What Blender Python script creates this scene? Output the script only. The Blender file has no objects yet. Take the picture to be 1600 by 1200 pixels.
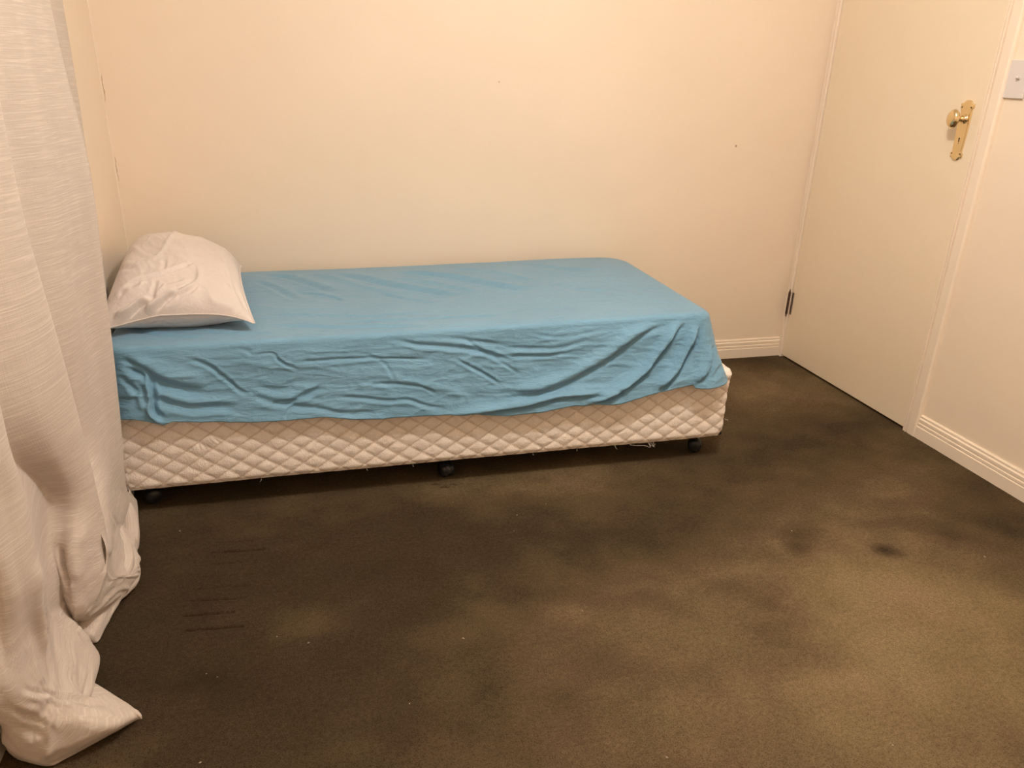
import bpy, bmesh, math, random
import numpy as np
from mathutils import Vector, Matrix

random.seed(7)
SC = bpy.context.scene
COL = SC.collection
PI = math.pi

# ------------------------------------------------------------------ camera
cam_data = bpy.data.cameras.new('camera')
cam = bpy.data.objects.new('camera', cam_data)
COL.objects.link(cam)
SC.camera = cam
PITCH, YAW, ROLL = 0.392314, 0.262902, 0.032184
fw = Vector((math.sin(YAW)*math.cos(PITCH), math.cos(YAW)*math.cos(PITCH), -math.sin(PITCH)))
rt = Vector((math.cos(YAW), -math.sin(YAW), 0)); up = rt.cross(fw)
r2 = rt*math.cos(ROLL) + up*math.sin(ROLL); u2 = -rt*math.sin(ROLL) + up*math.cos(ROLL)
M = Matrix((r2, u2, -fw)).transposed().to_4x4()
M.translation = Vector((0, 0, 1.25))
cam.matrix_world = M
cam_data.sensor_width = 36
cam_data.lens = 1201.0/1600*36
cam_data.clip_start = 0.02

# ------------------------------------------------------------------ world, exposure, lamp
w = bpy.data.worlds.new('world'); SC.world = w; w.use_nodes = True
w.node_tree.nodes['Background'].inputs[0].default_value = (.02, .018, .015, 1)
w.node_tree.nodes['Background'].inputs[1].default_value = 0.2
SC.view_settings.view_transform = 'Standard'
SC.view_settings.look = 'None'
SC.view_settings.gamma = 1
SC.view_settings.use_curve_mapping = False
SC.view_settings.exposure = 0.0
LAMP = (.80, 1.20, 2.22)
ld = bpy.data.lights.new('ceiling_bulb', 'POINT')
ld.energy = 69
ld.color = (1.0, .90, .80)
ld.shadow_soft_size = .05
lo = bpy.data.objects.new('ceiling_bulb', ld); lo.location = LAMP; COL.objects.link(lo)
if hasattr(SC, 'cycles'):
    SC.cycles.max_bounces = 16
    SC.cycles.diffuse_bounces = 10

# ------------------------------------------------------------------ traced data (world metres)
HEM = [[-0.531,0.334],[-0.492,0.325],[-0.453,0.314],[-0.419,0.303],[-0.396,0.312],[-0.306,0.302],[-0.187,0.292],[-0.082,0.291],[0.011,0.291],[0.098,0.277],[0.172,0.272],[0.286,0.271],[0.388,0.269],[0.483,0.256],[0.564,0.249],[0.667,0.256],[0.764,0.267],[0.847,0.265],[0.924,0.263],[0.988,0.276],[1.032,0.286],[1.12,0.302],[1.214,0.315],[1.292,0.337]]
SIDE = [[[[1.092,0.516],[1.016,0.491],[0.951,0.456],[0.886,0.409],[0.825,0.379],[0.739,0.34],[0.648,0.318],[0.526,0.306]],0.022,0.015,"f"],[[[1.158,0.519],[1.121,0.493],[1.083,0.448],[1.048,0.403],[1.005,0.353],[0.938,0.312],[0.882,0.283],[0.788,0.259]],0.016,0.022,"f"],[[[0.915,0.3],[0.818,0.296],[0.71,0.292],[0.642,0.28],[0.568,0.27],[0.446,0.261],[0.347,0.257]],0.014,0.014,"f"],[[[1.195,0.511],[1.179,0.46],[1.15,0.409],[1.12,0.358],[1.08,0.321],[1.039,0.284]],0.016,0.02,"f"],[[[1.242,0.435],[1.228,0.373],[1.205,0.339],[1.172,0.305]],0.013,0.012,"f"],[[[1.271,0.388],[1.272,0.355],[1.268,0.317]],0.008,0.006,"r"],[[[1.228,0.324],[1.254,0.349],[1.285,0.361]],0.007,0.006,"v"],[[[-0.527,0.504],[-0.497,0.473],[-0.46,0.445],[-0.425,0.42],[-0.379,0.399],[-0.347,0.391],[-0.297,0.391]],0.013,0.012,"v"],[[[-0.513,0.525],[-0.471,0.491],[-0.42,0.457],[-0.358,0.434],[-0.295,0.414]],0.018,0.008,"r"],[[[-0.452,0.388],[-0.422,0.368],[-0.391,0.356],[-0.353,0.345],[-0.303,0.343],[-0.225,0.334]],0.011,0.009,"v"],[[[-0.53,0.483],[-0.465,0.452],[-0.458,0.411],[-0.456,0.373],[-0.46,0.342],[-0.42,0.296]],0.006,0.012,"r"],[[[-0.457,0.441],[-0.447,0.397],[-0.448,0.349],[-0.419,0.317]],0.008,0.009,"v"],[[[-0.526,0.446],[-0.505,0.422],[-0.49,0.394],[-0.504,0.369]],0.007,0.006,"v"],[[[-0.522,0.412],[-0.486,0.386],[-0.476,0.342]],0.01,0.007,"r"],[[[-0.362,0.482],[-0.321,0.472],[-0.29,0.453],[-0.269,0.431],[-0.248,0.41],[-0.227,0.385],[-0.198,0.368]],0.006,0.006,"v"],[[[-0.198,0.368],[-0.131,0.346],[-0.044,0.327]],0.01,0.005,"v"],[[[-0.087,0.455],[0.0,0.457],[0.134,0.454],[0.272,0.443],[0.342,0.436]],0.004,0.004,"v"],[[[0.182,0.515],[0.273,0.488],[0.343,0.478],[0.438,0.462],[0.513,0.439],[0.583,0.408]],0.007,0.007,"v"],[[[0.264,0.516],[0.367,0.503],[0.483,0.48],[0.562,0.465]],0.006,0.004,"v"],[[[0.39,0.437],[0.464,0.395],[0.535,0.346]],0.005,0.006,"v"],[[[-0.128,0.475],[-0.088,0.445],[-0.057,0.433]],0.004,0.004,"v"],[[[-0.226,0.511],[-0.178,0.486]],0.006,0.004,"v"],[[[-0.179,0.482],[-0.129,0.484],[-0.104,0.458],[-0.054,0.435]],0.004,0.003,"v"],[[[0.017,0.385],[-0.051,0.356],[-0.096,0.34],[-0.158,0.337]],0.008,0.007,"v"],[[[0.015,0.349],[0.106,0.34],[0.176,0.326],[0.245,0.324],[0.293,0.304],[0.367,0.287]],0.006,0.005,"v"],[[[0.131,0.378],[0.224,0.373],[0.294,0.358],[0.342,0.325]],0.005,0.004,"v"],[[[0.16,0.41],[0.252,0.379],[0.367,0.344],[0.446,0.313]],0.012,0.004,"r"],[[[-0.057,0.396],[-0.128,0.378],[-0.195,0.402]],0.012,0.004,"v"],[[[0.522,0.467],[0.622,0.453],[0.724,0.453],[0.826,0.474]],0.007,0.004,"v"],[[[0.6,0.513],[0.681,0.489],[0.763,0.488],[0.866,0.503]],0.006,0.003,"v"],[[[0.543,0.435],[0.664,0.428],[0.766,0.436]],0.006,0.004,"v"],[[[-0.15,0.324],[-0.044,0.323],[0.063,0.296],[0.175,0.297]],0.008,0.004,"v"],[[[-0.109,0.29],[-0.094,0.319],[-0.061,0.333]],0.005,0.004,"v"],[[[0.405,0.504],[0.503,0.438],[0.605,0.368]],0.005,0.003,"v"],[[[0.215,0.376],[0.179,0.439],[0.108,0.473]],0.005,0.002,"v"]]
TOP = [[[[-0.203,2.887],[-0.113,2.866],[-0.034,2.763],[0.07,2.603]],0.018,0.006,"v"],[[[0.048,2.912],[0.137,2.823],[0.266,2.677],[0.394,2.573],[0.498,2.469]],0.02,0.007,"v"],[[[-0.045,2.924],[0.068,2.813],[0.182,2.654],[0.313,2.544]],0.02,0.005,"r"],[[[0.258,2.865],[0.374,2.829],[0.507,2.735],[0.677,2.558],[0.778,2.501]],0.022,0.007,"v"],[[[0.25,2.788],[0.421,2.673],[0.572,2.506]],0.02,0.005,"r"],[[[0.479,2.876],[0.641,2.814],[0.808,2.601]],0.02,0.004,"r"],[[[-0.073,2.64],[0.017,2.587],[0.067,2.54],[0.096,2.482]],0.008,0.004,"v"],[[[-0.178,2.362],[-0.037,2.354],[0.154,2.31],[0.253,2.315],[0.374,2.29]],0.006,0.0045,"v"],[[[0.046,2.269],[0.246,2.25],[0.342,2.241],[0.443,2.245],[0.592,2.228]],0.006,0.0045,"v"],[[[-0.174,2.266],[-0.037,2.244],[0.053,2.211],[0.173,2.198],[0.339,2.159]],0.014,0.004,"v"],[[[0.208,2.583],[0.306,2.489],[0.401,2.414]],0.008,0.003,"v"],[[[0.831,2.598],[0.891,2.485],[1.009,2.418]],0.02,0.002,"v"],[[[-0.185,2.502],[-0.105,2.433],[0.052,2.409]],0.012,0.002,"r"],[[[-0.521,2.281],[-0.411,2.217],[-0.289,2.18]],0.012,0.003,"v"],[[[-0.351,2.277],[-0.241,2.212],[-0.1,2.2]],0.012,0.003,"r"],[[[-0.21,2.814],[-0.131,2.69],[-0.046,2.511]],0.014,0.004,"v"],[[[0.778,2.954],[0.912,2.778],[1.095,2.703]],0.02,0.003,"v"]]
BLOBS = [[-0.35,1.719,0.41,0.412,-0.213,-0.9],[-0.139,1.307,0.438,0.238,-0.221,-0.75],[0.07,1.859,0.356,0.288,-0.207,-0.6],[0.599,1.814,0.374,0.202,-0.206,-0.8],[1.001,1.996,0.232,0.212,-0.2,-0.6],[1.294,2.116,0.204,0.147,-0.195,-0.6],[0.876,1.756,0.284,0.172,-0.205,-0.5],[1.697,2.189,0.267,0.148,-0.19,-0.8],[2.044,2.321,0.236,0.133,-0.185,-0.6],[1.974,3.024,0.188,0.129,-0.171,-0.8],[0.641,2.028,0.306,0.104,-0.201,0.6],[0.937,2.118,0.262,0.072,-0.196,0.5],[1.973,2.56,0.334,0.222,-0.182,0.5],[1.756,2.6,0.138,0.144,-0.182,0.3],[2.165,1.984,0.144,0.08,-0.193,-0.8],[2.124,1.769,0.133,0.091,-0.197,-0.9],[2.001,1.522,0.12,0.108,-0.206,-0.8],[2.033,1.625,0.146,0.098,-0.203,-0.5],[1.538,1.515,0.034,0.024,-0.209,-1.4],[1.525,1.531,0.019,0.017,-0.187,-0.6],[1.293,1.595,0.027,0.031,-0.208,-0.9],[1.323,1.663,0.039,0.029,-0.207,-0.4],[1.69,1.587,0.118,0.039,-0.209,-0.5],[1.785,1.539,0.071,0.024,-0.207,-0.5],[1.219,1.328,0.466,0.333,-0.213,0.8],[0.863,1.046,0.478,0.221,-0.221,0.45],[1.453,1.156,0.286,0.459,-0.217,0.5],[0.738,1.433,0.211,0.152,-0.212,0.25],[0.542,1.356,0.167,0.111,-0.217,0.1],[-0.042,1.565,0.077,0.048,-0.217,0.4],[-0.009,1.62,0.063,0.041,-0.214,0.3],[0.289,1.663,0.236,0.166,-0.211,-0.4],[0.531,1.529,0.148,0.052,-0.211,-0.4],[0.682,1.608,0.122,0.057,-0.211,-0.3],[1.003,1.427,0.134,0.109,-0.21,-0.4],[0.977,1.261,0.094,0.141,-0.215,-0.3],[0.159,1.44,0.135,0.267,-0.213,-0.3],[0.363,1.969,0.115,0.094,-0.201,-0.3],[1.21,1.872,0.186,0.106,-0.2,-0.2],[1.654,1.742,0.25,0.128,-0.204,0.15],[-0.292,1.445,0.083,0.029,-0.217,-0.7],[0.375,1.105,0.104,0.097,-0.224,0.2],[0.292,1.21,0.122,0.106,-0.219,-0.2],[1.478,2.52,0.157,0.077,-0.186,-0.5],[1.486,1.323,0.207,0.09,-0.212,0.2]]
DENTS = [[[[-0.349,1.586],[-0.27,1.578],[-0.222,1.574]],1],[[[-0.359,1.641],[-0.312,1.638],[-0.245,1.631]],0.9],[[[-0.363,1.699],[-0.28,1.688],[-0.223,1.681]],0.6],[[[-0.345,1.741],[-0.276,1.737],[-0.217,1.73]],0.4],[[[-0.335,1.79],[-0.232,1.78],[-0.2,1.775]],0.25],[[[-0.317,1.846],[-0.268,1.839],[-0.203,1.837]],0.4],[[[-0.319,1.9],[-0.256,1.893],[-0.185,1.887]],0.8],[[[-0.313,1.946],[-0.255,1.94],[-0.207,1.933]],0.2],[[[0.131,1.763],[0.174,1.757],[0.2,1.754]],0.3],[[[0.324,2.145],[0.335,2.151],[0.344,2.141]],0.9],[[[0.35,2.123],[0.36,2.125],[0.37,2.119]],0.9],[[[0.378,2.134],[0.387,2.137],[0.397,2.13]],1]]
SPECKS = [[-0.287,1.428],[-0.263,1.413],[-0.418,2.026],[0.369,2.024],[0.647,1.956],[0.283,1.418],[0.544,1.913],[0.609,0.998],[-0.274,1.187],[-0.141,1.517],[-0.07,1.48],[1.072,0.923],[1.793,1.432],[1.321,1.664],[0.591,1.452],[0.513,1.832],[1.117,1.515],[0.134,1.246]]
RAILS = [[[-0.635,2.6,2.2],[-0.635,2.6,1.4],[-0.635,2.6,1.0],[-0.636,2.58,0.7],[-0.636,2.57,0.35],[-0.636,2.57,0.2],[-0.636,2.57,0.1],[-0.63,2.56,0.06],[-0.62,2.55,0.03],[-0.61,2.54,0.015],[-0.6,2.53,0.01]],[[-0.612,2.55,2.2],[-0.612,2.55,1.4],[-0.614,2.54,1.0],[-0.618,2.53,0.7],[-0.62,2.52,0.35],[-0.62,2.5,0.2],[-0.62,2.5,0.1],[-0.61,2.49,0.06],[-0.6,2.48,0.03],[-0.6,2.47,0.015],[-0.59,2.47,0.01]],[[-0.64,2.36,2.2],[-0.64,2.36,1.4],[-0.64,2.36,1.0],[-0.638,2.36,0.7],[-0.637,2.35,0.35],[-0.63,2.34,0.2],[-0.62,2.33,0.1],[-0.61,2.32,0.06],[-0.6,2.3,0.03],[-0.59,2.29,0.015],[-0.58,2.28,0.01]],[[-0.61,2.13,2.2],[-0.61,2.13,1.4],[-0.608,2.13,1.0],[-0.61,2.125,0.7],[-0.61,2.12,0.35],[-0.6,2.11,0.2],[-0.59,2.11,0.1],[-0.58,2.115,0.07],[-0.57,2.12,0.04],[-0.56,2.12,0.02],[-0.56,2.12,0.006]],[[-0.535,2.05,2.2],[-0.517,2.05,1.352],[-0.497,2.05,1.017],[-0.506,2.05,0.7],[-0.525,2.05,0.359],[-0.539,2.05,0.196],[-0.546,2.061,0.12],[-0.543,2.102,0.075],[-0.539,2.115,0.05],[-0.535,2.069,0.02],[-0.539,2.062,0.004]],[[-0.522,1.97,2.2],[-0.512,1.97,1.35],[-0.508,1.97,1.0],[-0.53,1.96,0.65],[-0.54,1.96,0.35],[-0.535,1.919,0.22],[-0.531,1.94,0.13],[-0.542,1.926,0.085],[-0.522,1.933,0.07],[-0.505,1.92,0.04],[-0.527,1.934,0.005]],[[-0.53,1.85,2.2],[-0.528,1.85,1.4],[-0.532,1.85,1.0],[-0.545,1.85,0.65],[-0.56,1.86,0.38],[-0.52,1.788,0.24],[-0.522,1.815,0.15],[-0.517,1.832,0.11],[-0.507,1.824,0.075],[-0.485,1.805,0.05],[-0.525,1.923,0.004]],[[-0.55,1.74,2.2],[-0.555,1.74,1.4],[-0.575,1.75,1.0],[-0.59,1.76,0.65],[-0.59,1.77,0.38],[-0.509,1.704,0.22],[-0.513,1.729,0.15],[-0.504,1.72,0.1],[-0.493,1.733,0.07],[-0.478,1.783,0.045],[-0.499,1.793,0.004]],[[-0.56,1.65,2.2],[-0.56,1.65,1.4],[-0.555,1.66,1.0],[-0.55,1.68,0.65],[-0.54,1.69,0.36],[-0.496,1.633,0.23],[-0.503,1.632,0.18],[-0.51,1.643,0.12],[-0.501,1.695,0.09],[-0.489,1.734,0.04],[-0.518,1.74,0.004]],[[-0.495,1.57,2.2],[-0.495,1.56,1.4],[-0.5,1.573,0.959],[-0.5,1.631,0.618],[-0.5,1.661,0.37],[-0.5,1.66,0.221],[-0.502,1.609,0.17],[-0.528,1.578,0.11],[-0.534,1.608,0.07],[-0.521,1.68,0.03],[-0.532,1.61,0.004]],[[-0.52,1.49,2.2],[-0.52,1.48,1.4],[-0.52,1.49,1.0],[-0.523,1.5,0.65],[-0.528,1.609,0.38],[-0.528,1.58,0.27],[-0.542,1.555,0.19],[-0.554,1.551,0.11],[-0.581,1.609,0.05],[-0.544,1.592,0.03],[-0.537,1.582,0.004]],[[-0.598,1.39,2.2],[-0.598,1.39,1.4],[-0.598,1.4,1.0],[-0.598,1.41,0.65],[-0.579,1.577,0.42],[-0.587,1.577,0.28],[-0.579,1.561,0.2],[-0.58,1.578,0.11],[-0.568,1.571,0.07],[-0.551,1.566,0.035],[-0.549,1.576,0.004]],[[-0.55,1.335,2.2],[-0.55,1.335,1.4],[-0.55,1.335,1.0],[-0.545,1.34,0.7],[-0.546,1.41,0.47],[-0.566,1.455,0.3],[-0.576,1.478,0.22],[-0.583,1.496,0.15],[-0.545,1.495,0.085],[-0.512,1.497,0.03],[-0.526,1.511,0.004]],[[-0.49,1.27,2.2],[-0.49,1.27,1.4],[-0.49,1.27,1.0],[-0.5,1.282,0.685],[-0.5,1.297,0.561],[-0.51,1.31,0.395],[-0.529,1.335,0.27],[-0.547,1.37,0.16],[-0.519,1.367,0.1],[-0.495,1.34,0.05],[-0.518,1.441,0.02]],[[-0.5,1.22,2.2],[-0.5,1.22,1.4],[-0.5,1.22,1.0],[-0.505,1.22,0.7],[-0.515,1.247,0.564],[-0.52,1.239,0.406],[-0.541,1.287,0.26],[-0.533,1.288,0.16],[-0.5,1.305,0.09],[-0.466,1.352,0.045],[-0.402,1.32,0.02]],[[-0.53,1.19,2.2],[-0.53,1.19,1.4],[-0.53,1.19,1.0],[-0.53,1.19,0.7],[-0.53,1.213,0.551],[-0.54,1.225,0.38],[-0.548,1.245,0.24],[-0.527,1.264,0.14],[-0.479,1.256,0.085],[-0.433,1.274,0.045],[-0.418,1.315,0.006]],[[-0.57,1.15,2.2],[-0.57,1.15,1.4],[-0.57,1.15,1.0],[-0.57,1.15,0.7],[-0.57,1.227,0.511],[-0.57,1.223,0.347],[-0.558,1.214,0.22],[-0.54,1.239,0.14],[-0.53,1.24,0.09],[-0.529,1.243,0.03],[-0.517,1.255,0.003]],[[-0.6,1.11,2.2],[-0.6,1.11,1.4],[-0.6,1.11,1.0],[-0.6,1.11,0.7],[-0.6,1.12,0.5],[-0.595,1.14,0.36],[-0.583,1.197,0.22],[-0.574,1.226,0.13],[-0.574,1.231,0.07],[-0.567,1.239,0.02],[-0.549,1.241,0.003]],[[-0.63,1.08,2.2],[-0.63,1.08,1.4],[-0.63,1.08,1.0],[-0.63,1.08,0.7],[-0.63,1.09,0.5],[-0.625,1.12,0.36],[-0.62,1.15,0.25],[-0.615,1.253,0.12],[-0.616,1.261,0.06],[-0.612,1.269,0.015],[-0.606,1.269,0.003]]]
ROLLS = [[[[-0.519,1.843,0.05],[-0.505,1.826,0.034],[-0.499,1.776,0.03],[-0.518,1.729,0.028],[-0.537,1.694,0.035],[-0.55,1.642,0.055]],[0.01,0.019,0.021,0.019,0.02,0.012],0.85],[[[-0.55,2.061,0.09],[-0.535,2.004,0.075],[-0.525,1.947,0.055],[-0.526,1.924,0.03],[-0.536,1.911,0.02]],[0.008,0.02,0.022,0.02,0.008],0.9],[[[-0.558,2.106,0.1],[-0.552,2.12,0.055],[-0.549,2.09,0.03],[-0.547,2.056,0.015]],[0.008,0.012,0.013,0.008],0.9],[[[-0.542,1.88,0.14],[-0.524,1.841,0.095],[-0.51,1.783,0.075],[-0.514,1.725,0.07],[-0.528,1.689,0.08]],[0.012,0.024,0.026,0.022,0.012],0.7]]


# ------------------------------------------------------------------ helpers
def material(name, color, rough=.6, metal=0.0, spec=.5, sheen=0.0):
    m = bpy.data.materials.new(name); m.use_nodes = True
    b = m.node_tree.nodes['Principled BSDF']
    b.inputs['Base Color'].default_value = (*color, 1)
    b.inputs['Roughness'].default_value = rough
    b.inputs['Metallic'].default_value = metal
    b.inputs['Specular IOR Level'].default_value = spec
    b.inputs['Sheen Weight'].default_value = sheen
    return m

class NT:
    def __init__(s, m):
        s.t = m.node_tree; s.b = s.t.nodes['Principled BSDF']
    def n(s, typ, **kw):
        x = s.t.nodes.new(typ)
        for k, v in kw.items():
            if k in x.inputs.keys(): x.inputs[k].default_value = v
            else: setattr(x, k, v)
        return x
    def l(s, a, b): s.t.links.new(a, b)
    def coord(s, kind='Object', scale=(1, 1, 1)):
        c = s.n('ShaderNodeTexCoord'); mp = s.n('ShaderNodeMapping'); mp.inputs['Scale'].default_value = scale
        s.l(c.outputs[kind], mp.inputs['Vector']); return mp.outputs[0]
    def noise(s, vec, scale, detail=4, rough=.5, dist=0):
        x = s.n('ShaderNodeTexNoise'); x.inputs['Scale'].default_value = scale; x.inputs['Detail'].default_value = detail
        x.inputs['Roughness'].default_value = rough; x.inputs['Distortion'].default_value = dist
        s.l(vec, x.inputs['Vector']); return x.outputs['Fac']
    def ramp(s, fac, stops):
        x = s.n('ShaderNodeValToRGB'); e = x.color_ramp.elements
        while len(e) < len(stops): e.new(.5)
        for el, (p, c) in zip(e, stops):
            el.position = p; el.color = (*c, 1) if len(c) == 3 else c
        s.l(fac, x.inputs[0]); return x.outputs[0]
    def mix(s, fac, a, b, mode='MIX'):
        x = s.n('ShaderNodeMix'); x.data_type = 'RGBA'; x.blend_type = mode
        for v, i in ((fac, 0), (a, 6), (b, 7)):
            if hasattr(v, 'is_linked'): s.l(v, x.inputs[i])
            else: x.inputs[i].default_value = v if i == 0 else (*v, 1)
        return x.outputs[2]
    def math(s, op, a, b=0.0):
        x = s.n('ShaderNodeMath'); x.operation = op
        for v, i in ((a, 0), (b, 1)):
            if hasattr(v, 'is_linked'): s.l(v, x.inputs[i])
            else: x.inputs[i].default_value = v
        return x.outputs[0]
    def bump(s, h, strength, dist, prev=None):
        x = s.n('ShaderNodeBump'); x.inputs['Strength'].default_value = strength; x.inputs['Distance'].default_value = dist
        s.l(h, x.inputs['Height'])
        if prev is not None: s.l(prev, x.inputs['Normal'])
        return x.outputs[0]

def link_mesh(name, verts, faces, mats, parent=None, smooth=True, uv=None, attr=None):
    me = bpy.data.meshes.new(name)
    me.from_pydata([tuple(map(float, v)) for v in verts], [], [tuple(int(i) for i in f) for f in faces])
    for m in (mats if isinstance(mats, (list, tuple)) else [mats]): me.materials.append(m)
    if smooth: me.polygons.foreach_set('use_smooth', [True]*len(me.polygons))
    if uv is not None:
        ul = me.uv_layers.new(name='UVMap'); li = np.empty(len(me.loops), dtype=np.int32)
        me.loops.foreach_get('vertex_index', li)
        ul.data.foreach_set('uv', np.asarray(uv, dtype=np.float32)[li].ravel())
    if attr:
        for k, v in attr.items():
            a = me.attributes.new(k, 'FLOAT', 'POINT'); a.data.foreach_set('value', np.asarray(v, dtype=np.float32))
    me.update()
    o = bpy.data.objects.new(name, me); COL.objects.link(o)
    if parent: o.parent = parent
    return o

def bm_obj(name, bm, mat, parent=None, smooth=False):
    bmesh.ops.recalc_face_normals(bm, faces=bm.faces)
    me = bpy.data.meshes.new(name); bm.to_mesh(me); bm.free()
    me.materials.append(mat)
    if smooth: me.polygons.foreach_set('use_smooth', [True]*len(me.polygons))
    o = bpy.data.objects.new(name, me); COL.objects.link(o)
    if parent: o.parent = parent
    return o

def bevel(o, wd, seg=2, ang=35):
    b = o.modifiers.new('bevel', 'BEVEL'); b.width = wd; b.segments = seg; b.limit_method = 'ANGLE'; b.angle_limit = math.radians(ang)
    return o

def box(bm, x0, x1, y0, y1, z0, z1):
    vs = [bm.verts.new(p) for p in ((x0,y0,z0),(x1,y0,z0),(x1,y1,z0),(x0,y1,z0),(x0,y0,z1),(x1,y0,z1),(x1,y1,z1),(x0,y1,z1))]
    for f in ((0,3,2,1),(4,5,6,7),(0,1,5,4),(1,2,6,5),(2,3,7,6),(3,0,4,7)): bm.faces.new([vs[i] for i in f])
    return vs

def prism(bm, prof, a, b):
    """prof: list of 3d points at station a (callable(station) -> list)"""
    p = [bm.verts.new(q) for q in prof(a)]; r = [bm.verts.new(q) for q in prof(b)]
    n = len(p)
    for i in range(n): bm.faces.new((p[i], p[(i+1) % n], r[(i+1) % n], r[i]))
    bm.faces.new(p[::-1]); bm.faces.new(r)

def lathe(bm, prof, mat=Matrix(), seg=32):
    """prof: list of (radius, height) along local z"""
    rings = []
    for r, h in prof:
        if r < 1e-6: rings.append([bm.verts.new(mat @ Vector((0, 0, h)))])
        else: rings.append([bm.verts.new(mat @ Vector((r*math.cos(2*PI*k/seg), r*math.sin(2*PI*k/seg), h))) for k in range(seg)])
    for A, B in zip(rings, rings[1:]):
        for k in range(seg):
            a0, a1 = A[k % len(A)], A[(k+1) % len(A)]; b0, b1 = B[k % len(B)], B[(k+1) % len(B)]
            vs = []
            for v in (a0, a1, b1, b0):
                if v not in vs: vs.append(v)
            if len(vs) >= 3: bm.faces.new(vs)

def structure(o):
    o['kind'] = 'structure'; return o

def tag(o, label, cat, group=None):
    o['label'] = label; o['category'] = cat
    if group: o['group'] = group
    return o

def empty(name, loc):
    o = bpy.data.objects.new(name, None); o.location = loc; o.empty_display_size = .1; COL.objects.link(o); return o

def reparent(o, root):
    """keeps the world-space mesh where it is"""
    o.parent = root; o.matrix_parent_inverse = Matrix.Translation(-Vector(root.location))

# numpy noise
def _hash(ix, iy, seed):
    h = (ix.astype(np.int64)*374761393 + iy.astype(np.int64)*668265263 + seed*1442695041) & 0x7fffffff
    h = ((h ^ (h >> 13))*1274126177) & 0x7fffffff
    return ((h ^ (h >> 16)) & 0xffff)/65535.0
def vnoise(x, y, seed=0):
    ix = np.floor(x); iy = np.floor(y); fx = x-ix; fy = y-iy
    fx = fx*fx*fx*(fx*(fx*6-15)+10); fy = fy*fy*fy*(fy*(fy*6-15)+10)
    a = _hash(ix, iy, seed); b = _hash(ix+1, iy, seed); c = _hash(ix, iy+1, seed); d = _hash(ix+1, iy+1, seed)
    return (a+(b-a)*fx)*(1-fy) + (c+(d-c)*fx)*fy - .5
def fbm(x, y, seed=0, oct=4, gain=.5):
    s = 0; a = 1.0
    for k in range(oct):
        s = s + a*vnoise(x*2**k + 13.7*k, y*2**k - 7.3*k, seed+k); a *= gain
    return s
def ridged(x, y, seed=0, oct=3):
    s = 0; a = 1.0
    for k in range(oct):
        s = s + a*(1-4*np.abs(vnoise(x*2**k+5.1*k, y*2**k+2.2*k, seed+k)))**2; a *= .5
    return s
def smooth_poly(pts, n=6):
    p = [np.array(q, float) for q in pts]; out = []
    for i in range(len(p)-1):
        p0 = p[max(i-1, 0)]; p1 = p[i]; p2 = p[i+1]; p3 = p[min(i+2, len(p)-1)]
        for k in range(n):
            t = k/n
            out.append(.5*((2*p1)+(-p0+p2)*t+(2*p0-5*p1+4*p2-p3)*t*t+(-p0+3*p1-3*p2+p3)*t**3))
    out.append(p[-1]); return np.array(out)
def stroke_field(a, b, strokes):
    """a, b arrays of 2d coordinates; sum of crease profiles"""
    tot = np.zeros_like(a)
    for pts, wd, amp, kind in strokes:
        P = smooth_poly(pts, 5)
        seg = np.linalg.norm(np.diff(P, axis=0), axis=1); L = seg.sum(); acc = np.concatenate([[0], np.cumsum(seg)])
        lo_, hi_ = P.min(0)-4*wd, P.max(0)+4*wd
        m = (a > lo_[0]) & (a < hi_[0]) & (b > lo_[1]) & (b < hi_[1])
        if not m.any(): continue
        x = a[m]; y = b[m]; best = np.full(x.shape, 1e9); sd = np.zeros_like(x); tt = np.zeros_like(x)
        for i in range(len(P)-1):
            d = P[i+1]-P[i]; l2 = (d*d).sum()+1e-12
            t = ((x-P[i, 0])*d[0]+(y-P[i, 1])*d[1])/l2; tc = np.clip(t, 0, 1)
            ex = x-P[i, 0]-tc*d[0]; ey = y-P[i, 1]-tc*d[1]; dist = np.hypot(ex, ey)
            s = np.sign(d[0]*ey-d[1]*ex)
            u = dist < best
            best[u] = dist[u]; sd[u] = (s*dist)[u]; tt[u] = ((acc[i]+tc*seg[i])/L)[u]
        fade = np.clip(np.minimum(tt, 1-tt)/.22, 0, 1); fade = fade*fade*(3-2*fade)
        fade = .12*(best < 3*wd)*0 + fade
        q = best/wd
        if kind == 'v': pr = -np.exp(-q*q) + .35*np.exp(-((q-1.7)**2)*1.5)
        elif kind == 'r': pr = np.exp(-q*q)
        else:
            qs = -sd/wd
            pr = 1.05*np.exp(-((qs-.95)/.85)**2) - .85*np.exp(-((qs+.15)/.42)**2)
        tot[m] += amp*fade*pr
    return tot

# ------------------------------------------------------------------ materials
def mat_wall(name, color, seed=0, dots=()):
    m = material(name, color, .48, spec=.35); t = NT(m); co = t.coord()
    n1 = t.noise(co, 1.7, 3, .55); n2 = t.noise(co, 9, 5, .6); n3 = t.noise(co, 160, 3, .6)
    c = t.mix(t.ramp(n1, [(.35, (0, 0, 0)), (.7, (1, 1, 1))]), tuple(k*.965 for k in color), color)
    c = t.mix(t.math('MULTIPLY', t.ramp(n2, [(.56, (0, 0, 0)), (.78, (1, 1, 1))]), .22), c, tuple(k*f for k, f in zip(color, (.93, .9, .86))))
    for x, y, z, r, dark in dots:
        s = t.n('ShaderNodeVectorMath'); s.operation = 'DISTANCE'; t.l(t.coord(), s.inputs[0]); s.inputs[1].default_value = (x, y, z)
        f = t.math('LESS_THAN', s.outputs['Value'], r)
        c = t.mix(t.math('MULTIPLY', f, dark), c, (.16, .09, .05))
    t.l(c, t.b.inputs['Base Color'])
    b = t.bump(n3, .12, .002); b = t.bump(t.noise(co, 14, 3), .12, .006, b)
    t.l(b, t.b.inputs['Normal'])
    return m
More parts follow.
